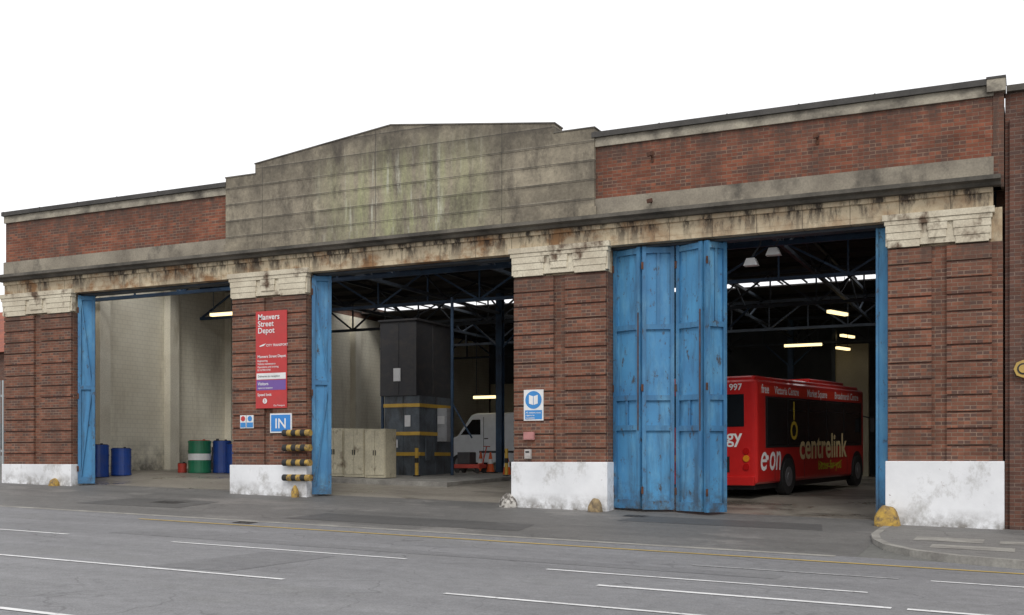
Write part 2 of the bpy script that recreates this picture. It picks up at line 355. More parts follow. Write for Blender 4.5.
dash(-16,30,-6.1,.12,line_y,'yellow_line')
for x,y,w,d in ((-13.9,-5.8,.45,.3),(-7.4,-1.0,.5,.35),(-18.6,-3.1,.8,.5)):
    b=MB();z=lambda xx,yy:gz(xx,yy)+.012
    b.quad(*[(xx,yy,z(xx,yy)) for xx,yy in((x,y),(x+w,y),(x+w,y+d),(x,y+d))],0)
    for i in range(4):
        u=x+w*(i+.3)/4.3
        b.quad(*[(xx,yy,z(xx,yy)+.004) for xx,yy in((u,y+.05),(u+w*.1,y+.05),(u+w*.1,y+d-.05),(u,y+d-.05))],1)
    b.obj('manhole_cover',[iron,blk],loc=(x,y,gz(x,y)),recalc=False,label='flat worn iron cover set in the tarmac',category='manhole cover',group='iron covers in the ground')

# ---------------------------------------------------------------- depot building
BL=(-13.6,0,gz(-13.6,0))
depot=empty('depot_building',BL,'brick bus depot with concrete gable panel and three open bays','building')
XL,XR=-27.15,0.0
piers=[(-27.15,-24.40,1.20),(-18.62,-16.22,1.20),(-10.40,-8.09,1.29),(-2.13,-0.02,1.32)]
for i,(x0,x1,zb) in enumerate(piers):
    b=MB();g=gz((x0+x1)/2,0)
    b.box(x0,x1,0,.6,zb-.02,5.56)
    xr=x1-(.17 if i==3 else 0)
    mid=(x0+xr)/2;rw=.14
    for xa,xb in((x0+.02,mid-rw),(mid+rw,xr-.02)):
        z=zb
        while z<5.5:
            zt=min(z+.288,5.55)
            b.box(xa,xb,-.08,0.01,z,zt)
            z+=.327
        b.box(xa+.012,xb-.012,-.05,0.012,zb,5.55,1)
    pier=b.obj('brick_pier',[brick_pier,joint_m],depot,loc=((x0+x1)/2,0,g))
    b=MB();b.box(x0-.03,x1+.03,-.125,.63,g-.35,zb)
    b.obj('painted_plinth',white_base,pier,loc=((x0+x1)/2,0,g),bevel=.015)
    b=MB();a,c=x0-.09,xr+(.03 if i==3 else .09);w=c-a
    b.box(a,c,-.165,.05,6.10,6.222)
    b.box(a+.04,c-.04,-.145,.05,6.01,6.098)
    b.box(a+.06,c-.06,-.095,.05,5.60,6.008)
    for f0,f1,zl in((0.03,.36,5.56),(.41,.59,5.70),(.64,.97,5.56)):
        z=6.006;k=0
        while z-.05>zl:
            zn=max(zl,z-.15)
            b.box(a+w*f0+.02*k,a+w*f1-.02*k,-.135+.010*k,.045,zn+.006,z);z=zn;k+=1
    b.obj('capital',capital_m,pier,loc=((x0+x1)/2,0,6),bevel=.006)
b=MB();b.box(XL,-.19,-.05,.6,6.224,6.60);
for x0,x1 in((-24.40,-18.62),(-16.22,-10.40),(-8.09,-2.13)):
    b.box(x0,x1,-.045,.6,6.12,6.224)
b.box(XL,-.19,-.10,.0,6.50,6.597)
b.obj('stone_lintel',lintel_m,depot,loc=(-13.6,0,6.2))
for x0,x1,_ in piers:
    b=MB();b.box(x0+.01,x1-.01,.03,.59,5.56,6.22)
    b.obj('pier_head',lintel_m,depot,loc=((x0+x1)/2,0,6))
b=MB()
b.prism([(-.0,6.6),(-.22,6.6),(-.26,6.66),(-.38,6.69),(-.38,6.77),(-.06,6.83),(.3,6.83),(.3,6.6)],'x',XL-.1,-.05)
b.obj('cornice',cornice_m,depot,loc=(-13.6,0,6.7))
for (x0,x1) in((XL,-18.8),(-8.38,-.0)):
    xe=x1-.18 if x1>-1 else x1
    b=MB();b.box(x0,x1,0,.35,6.83,8.36)
    b.obj('parapet_wall',brick_top,depot,loc=((x0+x1)/2,0,6.8))
    b=MB();b.box(x0-.02,xe,-.07,.01,6.831,7.19);b.obj('stone_band',band_m,depot,loc=((x0+x1)/2,0,6.8))
    b=MB();b.box(x0-.03,xe,-.05,.36,8.361,8.56);b.obj('parapet_coping',coping_m,depot,loc=((x0+x1)/2,0,8.4))
    b=MB();b.box(x0-.06,x1+.0,-.12,.42,8.562,8.68)
    x=x0
    while x<x1-1.2:
        b.box(x,x+.03,-.125,.425,8.5625,8.69);x+=1.5
    b.obj('parapet_capping',lead,depot,loc=((x0+x1)/2,0,8.6))
b=MB();b.box(-.30,.03,-.125,.43,8.42,8.66);b.box(-.19,.0,-.02,.36,6.6,8.42,1);b.box(-.31,.04,-.14,.44,8.662,8.705,2)
b.obj('parapet_end_block',[coping_m,brick_pier,lead],depot,loc=(-.1,0,8.4))
pp=[(-18.80,6.832),(-8.38,6.832),(-8.38,8.78),(-9.35,8.78),(-9.35,9.00),(-13.7,9.52),(-17.83,9.04),(-17.83,8.78),(-18.80,8.78)]
b=MB();b.prism(pp,'y',-.10,.36)
b.box(-18.85,-8.33,-.125,-.098,6.832,7.02)
for z in(7.21,7.64,8.07,8.50): b.box(-18.81,-8.37,-.108,-.099,z-.03,z-.008)
b.obj('gable_panel',panel_m,depot,loc=(-13.6,0,6.83))
b=MB()
for p0,p1 in (((-18.82,8.795),(-17.81,8.795)),((-17.85,9.055),(-13.7,9.537)),((-13.7,9.537),(-9.33,9.014)),((-9.37,8.795),(-8.36,8.795))):
    b.bar((p0[0],.13,p0[1]),(p1[0],.13,p1[1]),.49,.03)
b.obj('gable_capping',cornice_m,depot,loc=(-13.6,0,8.8))
b=MB();b.box(-27.15,-27.0,.6,32,-.2,8.3,0);b.box(-26.998,-26.95,.62,31.8,gz(-27,0)-.3,7.7,1)
for y in (3.2,6.4,9.6,14,18,22,26): b.box(-26.952,-26.68,y,y+.45,.3,7.6,2)
b.obj('side_wall',[brick_pier,cream,creampil],depot,loc=(-27,0,0))
b=MB();b.box(-.15,-.0,.6,32,-.3,8.3,0);b.obj('side_wall',[brick_pier],depot,loc=(0,0,0))
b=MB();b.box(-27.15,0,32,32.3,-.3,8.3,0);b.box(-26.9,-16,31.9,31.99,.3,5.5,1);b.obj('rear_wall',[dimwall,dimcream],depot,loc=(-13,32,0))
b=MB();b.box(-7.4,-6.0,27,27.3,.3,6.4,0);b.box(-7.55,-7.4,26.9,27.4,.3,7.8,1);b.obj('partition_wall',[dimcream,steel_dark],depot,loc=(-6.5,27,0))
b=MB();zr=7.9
ys=[.35,1.2,5.4,17.0,18.9,32.2]  # front roof gap is added, out of view, to brighten the left bay
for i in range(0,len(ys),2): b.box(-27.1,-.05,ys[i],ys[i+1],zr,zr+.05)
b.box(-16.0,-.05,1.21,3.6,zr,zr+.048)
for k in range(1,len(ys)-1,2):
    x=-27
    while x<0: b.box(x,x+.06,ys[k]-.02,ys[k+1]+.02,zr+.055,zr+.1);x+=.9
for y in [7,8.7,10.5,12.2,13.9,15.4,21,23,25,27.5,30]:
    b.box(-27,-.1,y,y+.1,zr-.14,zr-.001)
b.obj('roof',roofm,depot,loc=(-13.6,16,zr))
def truss(y,z0=6.45,z1=7.55,xs=(-26.9,-.2),pitch=1.35,mt=steel):
    b=MB();b.bar((xs[0],y,z0),(xs[1],y,z0),.10,.10);b.bar((xs[0],y,z1),(xs[1],y,z1),.10,.12)
    x=xs[0];up=True
    while x<xs[1]-.1:
        xn=min(x+pitch,xs[1]);b.bar((x,y,z0 if up else z1),(xn,y,z1 if up else z0),.06,.06);b.bar((xn,y,z0),(xn,y,z1),.05,.05);x=xn;up=not up
    b.obj('roof_truss',mt,depot,loc=(-13.6,y,z0))
for y in (3.0,8.2,13.6,20.4,26.2): truss(y,pitch=1.9 if y<9 else 1.5,mt=steel if y<10 else steel_dark)
for x in(-21.5,-17.4,-13.3,-9.2,-5.2):
    b=MB();b.bar((x,.7,6.75),(x,31.8,6.75),.1,.1);b.bar((x,.7,7.65),(x,31.8,7.65),.1,.1)
    y=.7;up=True
    while y<30:
        b.bar((x,y,6.75 if up else 7.65),(x,y+2.2,7.65 if up else 6.75),.05,.05);y+=2.2;up=not up
    b.obj('lattice_girder',steel_dark,depot,loc=(x,16,6.8))
for x,y in((-17.4,13.6),(-17.4,26.2),(-9.2,13.6),(-9.2,26.2)):
    b=MB();b.box(x-.12,x+.12,y-.12,y-.09,.3,7.5);b.box(x-.12,x+.12,y+.09,y+.12,.3,7.5);b.box(x-.02,x+.02,y-.09,y+.09,.3,7.5)
    b.bar((x,y,5.4),(x-1.2,y,6.5),.06,.06);b.bar((x,y,5.4),(x+1.2,y,6.5),.06,.06)
    b.obj('steel_column',steel,depot,loc=(x,y,gz(x,y)))
def leaf(x0,y0,x1,y1,style,ztop=6.06):
    w=math.hypot(x1-x0,y1-y0);g=gz((x0+x1)/2,0)+.07;h=ztop-g
    b=MB()
    b.box(0,w,.022,.05,0,h,0)
    s=.09
    b.box(0.004,s,-.04,.022,.002,h,1);b.box(w-s,w-.004,-.04,.022,.002,h,1)
    rails=[0,.30,.415,.685,.975] if style!=2 else [0,.5,.975]
    for r in rails: b.box(s,w-s,-.034,.022,h*r+.003,min(h-.001,h*r+(.20 if r==0 else .12)),1)
    if style==0: b.box(w/2-.03,w/2+.03,-.02,.022,h*.685+.12,h*.975,1)
    if style==1: b.box(w/2-.03,w/2+.03,-.02,.022,h*.30+.12,h*.415,1)
    if style==2:
        b.bar((s,-.005,.2),(w-s,-.005,h*.5),.03,.08,1);b.bar((w-s,-.005,h*.5+.1),(s,-.005,h-.1),.03,.08,1)
    for z in (.35,h*.45,h-.5):
        b.box(-.02,.03,-.055,-.04,z,z+.16,2)
    if style==1: b.box(w-.05,w-.03,-.06,-.041,h*.3,h*.75,2)
    o=b.obj('door_leaf',[blue,doorframe,rust],depot,loc=(0,0,0))
    o.location=Vector((x0,y0,g))-Vector(BL);o.rotation_euler=(0,0,math.atan2(y1-y0,x1-x0));W[o.name]=Vector((x0,y0,g))
leaf(-8.07,.34,-7.36,.12,1);leaf(-7.33,.12,-6.66,.36,0);leaf(-6.60,.34,-5.93,.04,1)
leaf(-5.86,.0,-5.52,.42,0)
leaf(-16.20,.12,-15.80,.42,2)
leaf(-24.36,.12,-24.0,.42,2)
b=MB();b.box(-2.36,-2.16,.30,.42,gz(-2.2,0),6.1,0);b.box(-2.39,-2.34,.27,.44,gz(-2.2,0)+.02,6.1,1)
b.obj('door_leaf',[blue,doorframe],depot,loc=(-2.3,.35,gz(-2.2,0)))
for x0,x1 in((-24.38,-18.62),(-16.22,-10.40),(-8.07,-2.13)):
    b=MB();b.box(x0,x1,.2,.5,6.06,6.118,0)
    b.obj('door_track',steel_dark,depot,loc=((x0+x1)/2,.3,6))
for x,z in((-7.05,8.0),(-7.05,6.98),(-3.5,7.95)):
    b=MB();b.bar((x,0,z),(x,-.22,z),.03,.03);b.bar((x-.06,-.2,z),(x+.06,-.2,z+.02),.05,.08);b.bar((x,-.01,z-.12),(x,-.01,z+.12),.06,.02)
    b.obj('wall_bracket',rust,depot,loc=(x,0,z))

# ---------------------------------------------------------------- neighbour
nb=empty('neighbour_building',(4,0,-.1),'plain brown brick wall adjoining the depot','building')
b=MB();b.box(.02,12,.12,10,-.6,8.42);
for i in range(6): b.box(.1+i*2.1,.1+i*2.1+.5,.04,.121,-.6,7.9)
b.obj('brick_wall',brick_nb,nb,loc=(4,0,-.1))
b=MB();b.box(.045,12.05,.0,.5,8.422,8.54);b.obj('wall_coping',cornice_m,nb,loc=(4,0,8.5))
b=MB();b.cyl((.46,-.03,0),(.46,-.03,8.2),.05,m=0,n=10)
for z in(1.5,3.5,5.5,7.5): b.box(.38,.54,-.04,.05,z,z+.06)
b.obj('drainpipe',blk,nb,loc=(.46,0,0))
b=MB();b.cyl((.34,-.0,3.08),(.34,-.07,3.08),.17,n=8,m=0);b.cyl((.34,-.071,3.08),(.34,-.08,3.08),.11,n=16,m=1);b.cyl((.34,-.0805,3.08),(.34,-.09,3.08),.08,n=12,m=0)
b.obj('alarm_box',[simple('alarm_yellow',(.50,.33,.08),.5,dirt=.4),blk],None,loc=(.3,0,3.08),label='octagonal yellow alarm box on brown brick wall',category='alarm box')

# ---------------------------------------------------------------- signs
sred=simple('sign_red',(.50,.035,.035),.45,dirt=.15);swhite=simple('sign_white',(.76,.76,.76),.45,dirt=.15);sblue=simple('sign_blue',(.04,.24,.58),.45,dirt=.1)
spurple=simple('sign_purple',(.16,.08,.32),.4);sblack=simple('sign_black',(.02,.02,.02),.5)
sn=empty('depot_sign',(-17.30,-.1,2.67),'tall red depot sign with white lettering on brick pier','sign')
X0,X1=-17.80,-16.81;Y=-.115
b=MB();b.box(X0,X1,Y,Y+.02,2.67,5.19,0);b.obj('sign_board',sred,sn,loc=(-17.30,Y,2.67))
b=MB();b.box(X0+.03,X1-.03,Y-.004,Y-.001,3.42,3.58,0);b.obj('sign_strip',swhite,sn,loc=(-17.30,Y,3.4))
b=MB();b.box(X0+.03,X1-.03,Y-.004,Y-.001,3.14,3.40,0);b.obj('sign_strip',spurple,sn,loc=(-17.30,Y,3.2))
F=Y-.006
b=MB()
for i,t in enumerate(('Manvers','Street','Depot')): b.text(t,.205,frontM(X0+.07,F,4.97-.175*i),0,bold=.015)
b.obj('heading_lettering',swhite,sn,loc=(-17.3,Y,4.9),recalc=False)
b=MB();b.prism([(X0+.14,4.27),(X0+.26,4.29),(X0+.34,4.35),(X0+.24,4.33),(X0+.12,4.29)],'y',F-.002,F)
b.obj('logo',swhite,sn,loc=(-17.3,Y,4.3))
def lett(t,size,x,z,m=swhite,bold=.01):
    bb_=MB();bb_.text(t,size,frontM(x,F,z),0,bold=bold);bb_.obj('detail_lettering',m,sn,loc=(x,F,z),recalc=False)
lett('CITY TRANSPORT',.085,X0+.34,4.27,bold=.015)
lett('Manvers Street Depot',.100,X0+.06,3.98,bold=.018)
for i,t in enumerate(('Engineering','Vehicle maintenance','Operations and training','0115 950 5745')): lett(t,.07,X0+.06,3.88-.08*i)
lett('Deliveries to reception',.075,X0+.07,3.475,sblack)
lett('Visitors',.11,X0+.07,3.27,bold=.015);lett('report to reception',.06,X0+.07,3.18)
lett('Speed limit',.10,X0+.06,2.99,bold=.015);lett('City Transport',.06,X1-.42,2.72)
b=MB();b.cyl((X0+.3,F,2.86),(X0+.3,F-.003,2.86),.07,n=16);b.obj('speed_roundel',swhite,sn,loc=(X0+.3,F,2.86))
b=MB();b.text('5',.11,frontM(X0+.27,F-.005,2.825),0,bold=.01);b.obj('speed_digit',sred,sn,loc=(X0+.3,F,2.86),recalc=False)
sn=empty('entrance_sign',(-17.00,-.1,2.03),'square blue sign reading IN with white border','sign')
b=MB();b.box(-17.34,-16.66,-.115,-.09,2.03,2.53,0);b.obj('sign_board',swhite,sn,loc=(-17.0,-.1,2.03))
b=MB();b.box(-17.305,-16.695,-.12,-.1165,2.065,2.495,0);b.obj('sign_face',simple('entrance_blue',(.03,.22,.60),.45),sn,loc=(-17.0,-.1,2.06))
b=MB();b.text('IN',.36,frontM(-17.0,-.123,2.15),0,bold=.012,align='CENTER');b.obj('lettering',swhite,sn,loc=(-17.0,-.1,2.2),recalc=False)
sn=empty('notice_sign',(-18.10,-.1,2.1),'small pair of white and blue notices on pier','sign')
for a,c in((-18.31,-18.12),(-18.10,-17.88)):
    b=MB();b.box(a,c,-.115,-.09,2.16,2.50,0);b.obj('sign_board',swhite,sn,loc=(a,-.1,2.1))
b=MB();b.cyl((-18.215,-.116,2.41),(-18.215,-.12,2.41),.07,n=16,m=0);b.obj('sign_symbol',sred,sn,loc=(-18.2,-.1,2.4))
b=MB();b.cyl((-17.99,-.116,2.41),(-17.99,-.12,2.41),.07,n=16,m=0);b.obj('sign_symbol',sblue,sn,loc=(-18,-.1,2.4))
for a,c in((-18.30,-18.13),(-18.09,-17.89)):
    b=MB();b.box(a,c,-.119,-.116,2.18,2.31,0);b.obj('sign_caption',sblue,sn,loc=(a,-.1,2.2))
sn=empty('mandatory_sign',(-9.87,-.1,2.24),'blue and white safety notice with open book pictogram','sign')
b=MB();b.box(-10.11,-9.62,-.115,-.09,2.24,2.95,0);b.obj('sign_board',swhite,sn,loc=(-9.87,-.1,2.24))
b=MB();b.cyl((-9.865,-.116,2.715),(-9.865,-.119,2.715),.205,n=28,m=0);b.obj('sign_roundel',sblue,sn,loc=(-9.87,-.1,2.7))
for s in(-1,1):
    b=MB();b.prism([(-9.865+s*.008,2.60),(-9.865+s*.008,2.80),(-9.865+s*.11,2.83),(-9.865+s*.11,2.63)],'y',-.123,-.120);b.obj('book_page',swhite,sn,loc=(-9.87+s*.05,-.1,2.7))
b=MB();b.box(-10.08,-9.65,-.119,-.116,2.27,2.48,0);b.obj('sign_caption',sblue,sn,loc=(-9.87,-.1,2.4))
F=-.122
lett('All visitors must',.058,-10.06,2.405);lett('report to',.058,-10.06,2.345);lett('reception',.058,-10.06,2.285)
b=MB();b.box(-10.10,-9.84,-.16,-.086,1.80,1.98,0);b.box(-10.08,-9.86,-.168,-.161,1.82,1.96,0);b.obj('junction_box',[simple('pinkish_box',(.45,.20,.19),.6,dirt=.4)],None,loc=(-9.97,-.1,1.8),label='small faded pink metal box on brick pier',category='box')
b=MB();b.box(-10.08,-9.92,-.15,-.086,1.36,1.58,0);b.box(-10.07,-9.93,-.158,-.151,1.37,1.57,0);b.box(-10.05,-9.95,-.162,-.159,1.5,1.54,1);b.obj('letter_box',[simple('pale_box',(.45,.42,.40),.6,dirt=.5),sblack],None,loc=(-10,-.1,1.33),label='small pale box with dark slot on pier',category='box')
for z in(2.02,1.64,1.26,.88):
    b=MB();k=0;xa=-16.83
    while xa<-16.0:
        b.cyl((xa,-.22,z),(xa+.14,-.226,z),.085,n=14,m=k%2);xa+=.1401;k+=1
    b.box(-16.75,-16.68,-.16,-.09,z-.06,z+.06,2);b.box(-16.3,-16.24,-.16,-.09,z-.06,z+.06,2)
    b.obj('buffer_rail',[blk,yellowp,rust],None,loc=(-16.6,-.2,z),label='rounded black and yellow striped buffer bar on pier',category='rail',group='buffer rails on the pier')
def stone(x,y,r,h,m,label,cap=None):
    bm=bmesh.new();bmesh.ops.create_uvsphere(bm,u_segments=20,v_segments=14,radius=1)
    for v in bm.verts:
        v.co.z=max(v.co.z,-.35)
        k=1+.09*math.sin(v.co.x*5+v.co.z*4+x)+.07*math.sin(v.co.y*9+x*3)
        v.co.x*=r*k;v.co.y*=r*k;v.co.z=v.co.z*h*(1+.06*math.sin(v.co.x*20+x))
    for f in bm.faces:f.smooth=True
    me=bpy.data.meshes.new('guard_stone');bm.to_mesh(me);bm.free();me.materials.append(m)
    o=bpy.data.objects.new('guard_stone',me);col.objects.link(o);o.location=(x,y,gz(x,y)+.0)
    o['label']=label;o['category']='guard stone';o['group']='guard stones at the door jambs'
stone(-2.1,-.35,.25,.42,yellowp,'large rounded stone with worn yellow paint at jamb')
stone(-8.28,-.28,.16,.32,brownstone,'small brown rounded guard stone beside white plinth')
stone(-10.50,-.12,.22,.31,palestone,'pale flaking rounded stone beside plinth')
stone(-24.9,-.24,.15,.22,yellowp,'small yellow rounded stone at pier foot')
stone(-16.45,-.25,.10,.30,yellowp,'tall narrow yellow guard stone at pier foot')

# ---------------------------------------------------------------- lamps
def tubemat():
    m,nt,b=nodes('lamp_tube');b.inputs['Base Color'].default_value=(.9,.8,.5,1)
    b.inputs['Emission Color'].default_value=(1,.78,.38,1);b.inputs['Emission Strength'].default_value=2.0;return m
tube=tubemat()
def lamp(x,y,z,l,along='x',label='lit warm fluorescent tube hanging from dark roof'):
    e=empty('fluorescent_lamp',(x,y,z),label,'lamp',group='fluorescent lamps hung from the roof')
    d=Vector((1,0,0)) if along=='x' else Vector((.35,.94,0))
    p=Vector((x,y,z));b=MB();b.bar(p-d*l/2,p+d*l/2,.14,.10);b.obj('tube',tube,e,loc=(x,y,z))
    b=MB();b.bar(p-d*l/2+Vector((0,0,.08)),p+d*l/2+Vector((0,0,.08)),.2,.05)
    for k in(-.4,.4): b.cyl(p+d*l*k+Vector((0,0,.1)),Vector((x+d.x*l*k,y+d.y*l*k,7.7)),.012,n=6)
    b.obj('lamp_housing',steel_dark,e,loc=(x,y,z))
lamp(-8.0,22.6,6.0,1.5);lamp(-5.6,16,6.39,1.2,'y');lamp(-7.1,28.4,6.9,1.1,'y');lamp(-6.9,25.8,6.1,1.0,'y')
lamp(-18.3,14.3,3.7,1.1);lamp(-24.8,6.9,6.35,1.0)
pale=simple('floodlight_white',(.85,.85,.85),.4)
for x,y,z in((-5.15,1.2,5.72),(-4.70,1.4,5.95)):
    e=empty('floodlight',(x,y,z),'small pale floodlight fixed under the roof steel','floodlight',group='floodlights under the roof')
    b=MB();b.prism([(x-.16,z-.07),(x+.16,z-.07),(x+.09,z+.09),(x-.09,z+.09)],'y',y-.1,y+.1);b.obj('lamp_body',pale,e,loc=(x,y,z))
    b=MB();b.bar((x,y,z+.09),(x+.2,y,z+.4),.03,.03);b.bar((x+.2,y,z+.4),(x+.2,y,7.8),.03,.03);b.obj('bracket',steel_dark,e,loc=(x,y,z))

# ---------------------------------------------------------------- bus
bus_red=simple('bus_red',(.60,.022,.020),.28,coat=.5);glass=simple('dark_glass',(.012,.014,.016),.08);rubber=blk
bus_org=simple('bus_orange_red',(.72,.05,.025),.35)
bus_dark=simple('bus_black',(.02,.02,.022),.4);silver=simple('wheel_grey',(.2,.2,.21),.5,.3);cream_t=simple('bus_gold_lettering',(.82,.66,.36),.5);wh=simple('bus_white_lettering',(.9,.9,.9),.5)
yel=simple('bus_yellow_lettering',(.75,.55,.06),.5);ygr=simple('bus_lime_lettering',(.60,.62,.05),.5);lred=simple('tail_lamp_red',(.45,.01,.01),.2);lamb=simple('indicator_amber',(.7,.25,.02),.2)
bus=empty('bus',(0,0,0),'red single-deck bus parked inside with white and yellow lettering','bus')
HB=2.95
b=MB();b.box(-1.2,1.2,-4.25,4.25,.32,HB-.10)
body=b.obj('body',bus_red,bus,bevel=.12,smooth=False)
b=MB();b.box(-1.08,1.08,-4.1,4.1,HB-.2,HB);b.obj('roof',bus_red,bus,bevel=.08)
b=MB();b.box(-.8,.8,.6,3.6,HB-.01,HB+.13);b.obj('roof_pod',bus_red,bus,bevel=.06)
b=MB();b.box(-1.1,1.1,-4.15,4.15,.2,.36);b.obj('chassis',bus_dark,bus)
for sx in(1,-1):
    ys_=[-3.6,-2.2,-.7,.8,2.3,3.9]
    for a,c in zip(ys_,ys_[1:]):
        b=MB();x=sx*1.2
        b.box(min(x,x+sx*.012),max(x,x+sx*.012),a+.025,c-.025,1.25,2.42,0);b.obj('window',glass,bus,loc=(x,(a+c)/2,1.8),bevel=.004)
    for k in(-1.5,.05,1.5,3.1):
        b=MB();b.box(min(sx*1.212,sx*1.218),max(sx*1.212,sx*1.218),k-.6,k+.6,2.13,2.15);b.obj('window_bar',bus_dark,bus,loc=(sx*1.21,k,2.14))
for sx in(1,-1):
    b=MB();x=sx*1.2;b.box(min(x,x+sx*.006),max(x,x+sx*.006),-3.7,4.0,1.2,2.46,0);b.obj('window_surround',bus_dark,bus,loc=(x,0,1.8))
    b=MB();b.box(min(x,x+sx*.003),max(x,x+sx*.003),-4.05,4.05,2.50,2.72,0);b.obj('destination_strip',bus_org,bus,loc=(x,0,2.6))
    for y in(-2.2,3.55):
        b=MB();n=20
        b.prism([(y+.54*math.cos(math.pi*i/n),.5+.54*math.sin(math.pi*i/n)) for i in range(n+1)]+[(y-.54,.30),(y+.54,.30)],'x',min(sx*1.19,sx*1.207),max(sx*1.19,sx*1.207));b.obj('wheel_arch',bus_dark,bus,loc=(sx*1.2,y,.5))
        b=MB();b.cyl((sx*.98,y,.46),(sx*1.225,y,.46),.46,n=28);w=b.obj('wheel',rubber,bus,loc=(sx*1.2,y,.46),bevel=.02)
        b=MB();b.cyl((sx*1.2,y,.46),(sx*1.232,y,.46),.25,n=24);b.cyl((sx*1.2,y,.46),(sx*1.25,y,.46),.11,n=12)
        b.obj('rim',silver,w,loc=(sx*1.2,y,.46))
    for k,y in enumerate((-3.1,-1.0,1.0,2.6)):
        b=MB();b.box(min(sx*1.2,sx*1.204),max(sx*1.2,sx*1.204),y,y+.012,.4,1.18);b.obj('panel_joint',bus_dark,bus,loc=(sx*1.2,y,.8))
b=MB();b.box(-1.0,.88,-4.262,-4.24,1.72,2.50);b.obj('rear_window',glass,bus,loc=(0,-4.25,2))
b=MB();b.box(-1.0,1.0,4.24,4.262,1.0,2.55);b.obj('windscreen',glass,bus,loc=(0,4.25,1.8))
b=MB();b.box(-1.14,1.14,-4.33,-4.2,.30,.52);b.obj('rear_bumper',bus_red,bus,loc=(0,-4.25,.4),bevel=.03)
b=MB();b.box(-.5,.5,-4.262,-4.25,.62,1.0);
for i in range(6): b.box(-.48,.48,-4.268,-4.263,.64+i*.06,.665+i*.06)
b.obj('engine_grille',bus_dark,bus,loc=(0,-4.25,.8))
for sx in(1,-1):
    for z,mm,nm in((.75,lred,'tail_lamp'),(.95,lamb,'indicator_lamp'),(1.13,lred,'brake_lamp')):
        b=MB();b.cyl((sx*.93,-4.25,z),(sx*.93,-4.275,z),.08,n=16);b.obj(nm,mm,bus,loc=(sx*.93,-4.26,z))
b=MB();b.text('997',.22,frontM(.50,-4.258,2.60),0,bold=.015);b.obj('fleet_number',wh,bus,loc=(0,-4.26,2.6),recalc=False)
b=MB();b.text('energy',.46,frontM(.82,-4.258,1.34),0,bold=.015,align='RIGHT');b.obj('rear_lettering',wh,bus,loc=(0,-4.26,1.4),recalc=False)
X=1.219
for t,y in(('free',-3.95),('Victoria Centre',-3.1),('Market Square',-.75),('Broadmarsh Centre',1.5)):
    b=MB();b.text(t,.27 if t!='free' else .3,rightM(1.2055,y,2.53),0,bold=.02);b.obj('route_lettering',wh,bus,loc=(1.2,y,2.6),recalc=False)
b=MB();b.text('centrelink',.94,rightM(X,-1.4,.90),0,bold=.02,sx=1.02);b.obj('service_lettering',cream_t,bus,loc=(X,0,1),recalc=False)
b=MB();b.text('e',.95,rightM(1.206,-4.10,.66),0,bold=.008,shear=.2);b.obj('sponsor_lettering',wh,bus,loc=(1.2,-3.9,.7),recalc=False)
b=MB();b.cyl((1.204,-3.58,.96),(1.207,-3.58,.96),.065,n=12);b.obj('sponsor_dot',wh,bus,loc=(1.2,-3.6,.7))
b=MB();b.text('on',.95,rightM(1.206,-3.50,.66),0,bold=.012,shear=.2,sx=.80);b.obj('sponsor_lettering',wh,bus,loc=(1.2,-3,.7),recalc=False)
for t,z in(('1',1.90),('O',1.40)):
    b=MB();b.text(t,.66,rightM(X,-2.05 if t=='O' else -1.95,z),0,bold=.02);b.obj('window_lettering',yel,bus,loc=(1.2,-1.9,z),recalc=False)
b=MB();b.text('better for you',.34,rightM(1.206,.10,.58),0,bold=.02);b.obj('slogan_lettering',ygr,bus,loc=(1.2,.5,.7),recalc=False)
b=MB()
pts_=[(.2+1.9*t/14,.78-.16*math.sin(math.pi*t/14)) for t in range(15)]
for (a0,a1),(c0,c1) in zip(pts_,pts_[1:]): b.quad((1.2045,a0,a1+.0),(1.2045,c0,c1+.0),(1.2045,c0,c1+.03),(1.2045,a0,a1+.03))
b.obj('swirl_mark',ygr,bus,loc=(1.2,1,.7))
b=MB();b.bar((1.1,4.2,2.1),(1.45,4.35,2.0),.04,.04);b.box(1.38,1.5,4.3,4.4,1.6,2.0);b.obj('wing_mirror',bus_dark,bus,loc=(1.3,4.3,2))
bus.location=(-5.96,7.45,gz(-5.96,7.45)-.005);bus.rotation_euler=(math.radians(1.0),0,math.radians(-9))

# ---------------------------------------------------------------- van
vwhite=simple('van_white',(.80,.84,.88),.35,coat=.3)
van=empty('white_van',(0,0,0),'white panel van parked inside the depot','van')
prof=[(-2.5,.35),(2.45,.35),(2.5,1.0),(2.48,2.15),(2.35,2.25),(-.9,2.25),(-1.15,2.18),(-1.75,1.38),(-2.4,1.15),(-2.52,.85)]
b=MB();b.prism(prof,'y',-.95,.95);b.obj('body',vwhite,van,bevel=.05)
for sy in(-1,1):
    y0=sy*.95;y1=sy*.962
    b=MB();b.prism([(-1.6,1.42),(-.75,1.42),(-.75,2.0),(-1.1,2.0)],'y',min(y0,y1),max(y0,y1));b.obj('side_window',glass,van,loc=(-1.2,y0,1.7))
    b=MB();b.box(-.62,-.605,min(y0,y1),max(y0,y1),.5,2.1);b.obj('door_gap',bus_dark,van,loc=(-.6,y0,1.3))
    b=MB();b.box(-.58,-.42,min(y0,y1*1.01),max(y0,y1*1.01),1.25,1.29);b.obj('handle',bus_dark,van,loc=(-.5,y0,1.3))
    b=MB();b.box(-.8,1.0,min(y0,y1),max(y0,y1),.72,.80);b.obj('side_moulding',bus_dark,van,loc=(0,y0,.75))
    for x in(-1.65,1.5):
        b=MB();b.cyl((x,sy*.75,.34),(x,sy*.975,.34),.34,n=24);w=b.obj('wheel',rubber,van,loc=(x,sy*.9,.34))
        b=MB();b.cyl((x,sy*.9,.34),(x,sy*.985,.34),.2,n=18);b.obj('rim',silver,w,loc=(x,sy*.95,.34))
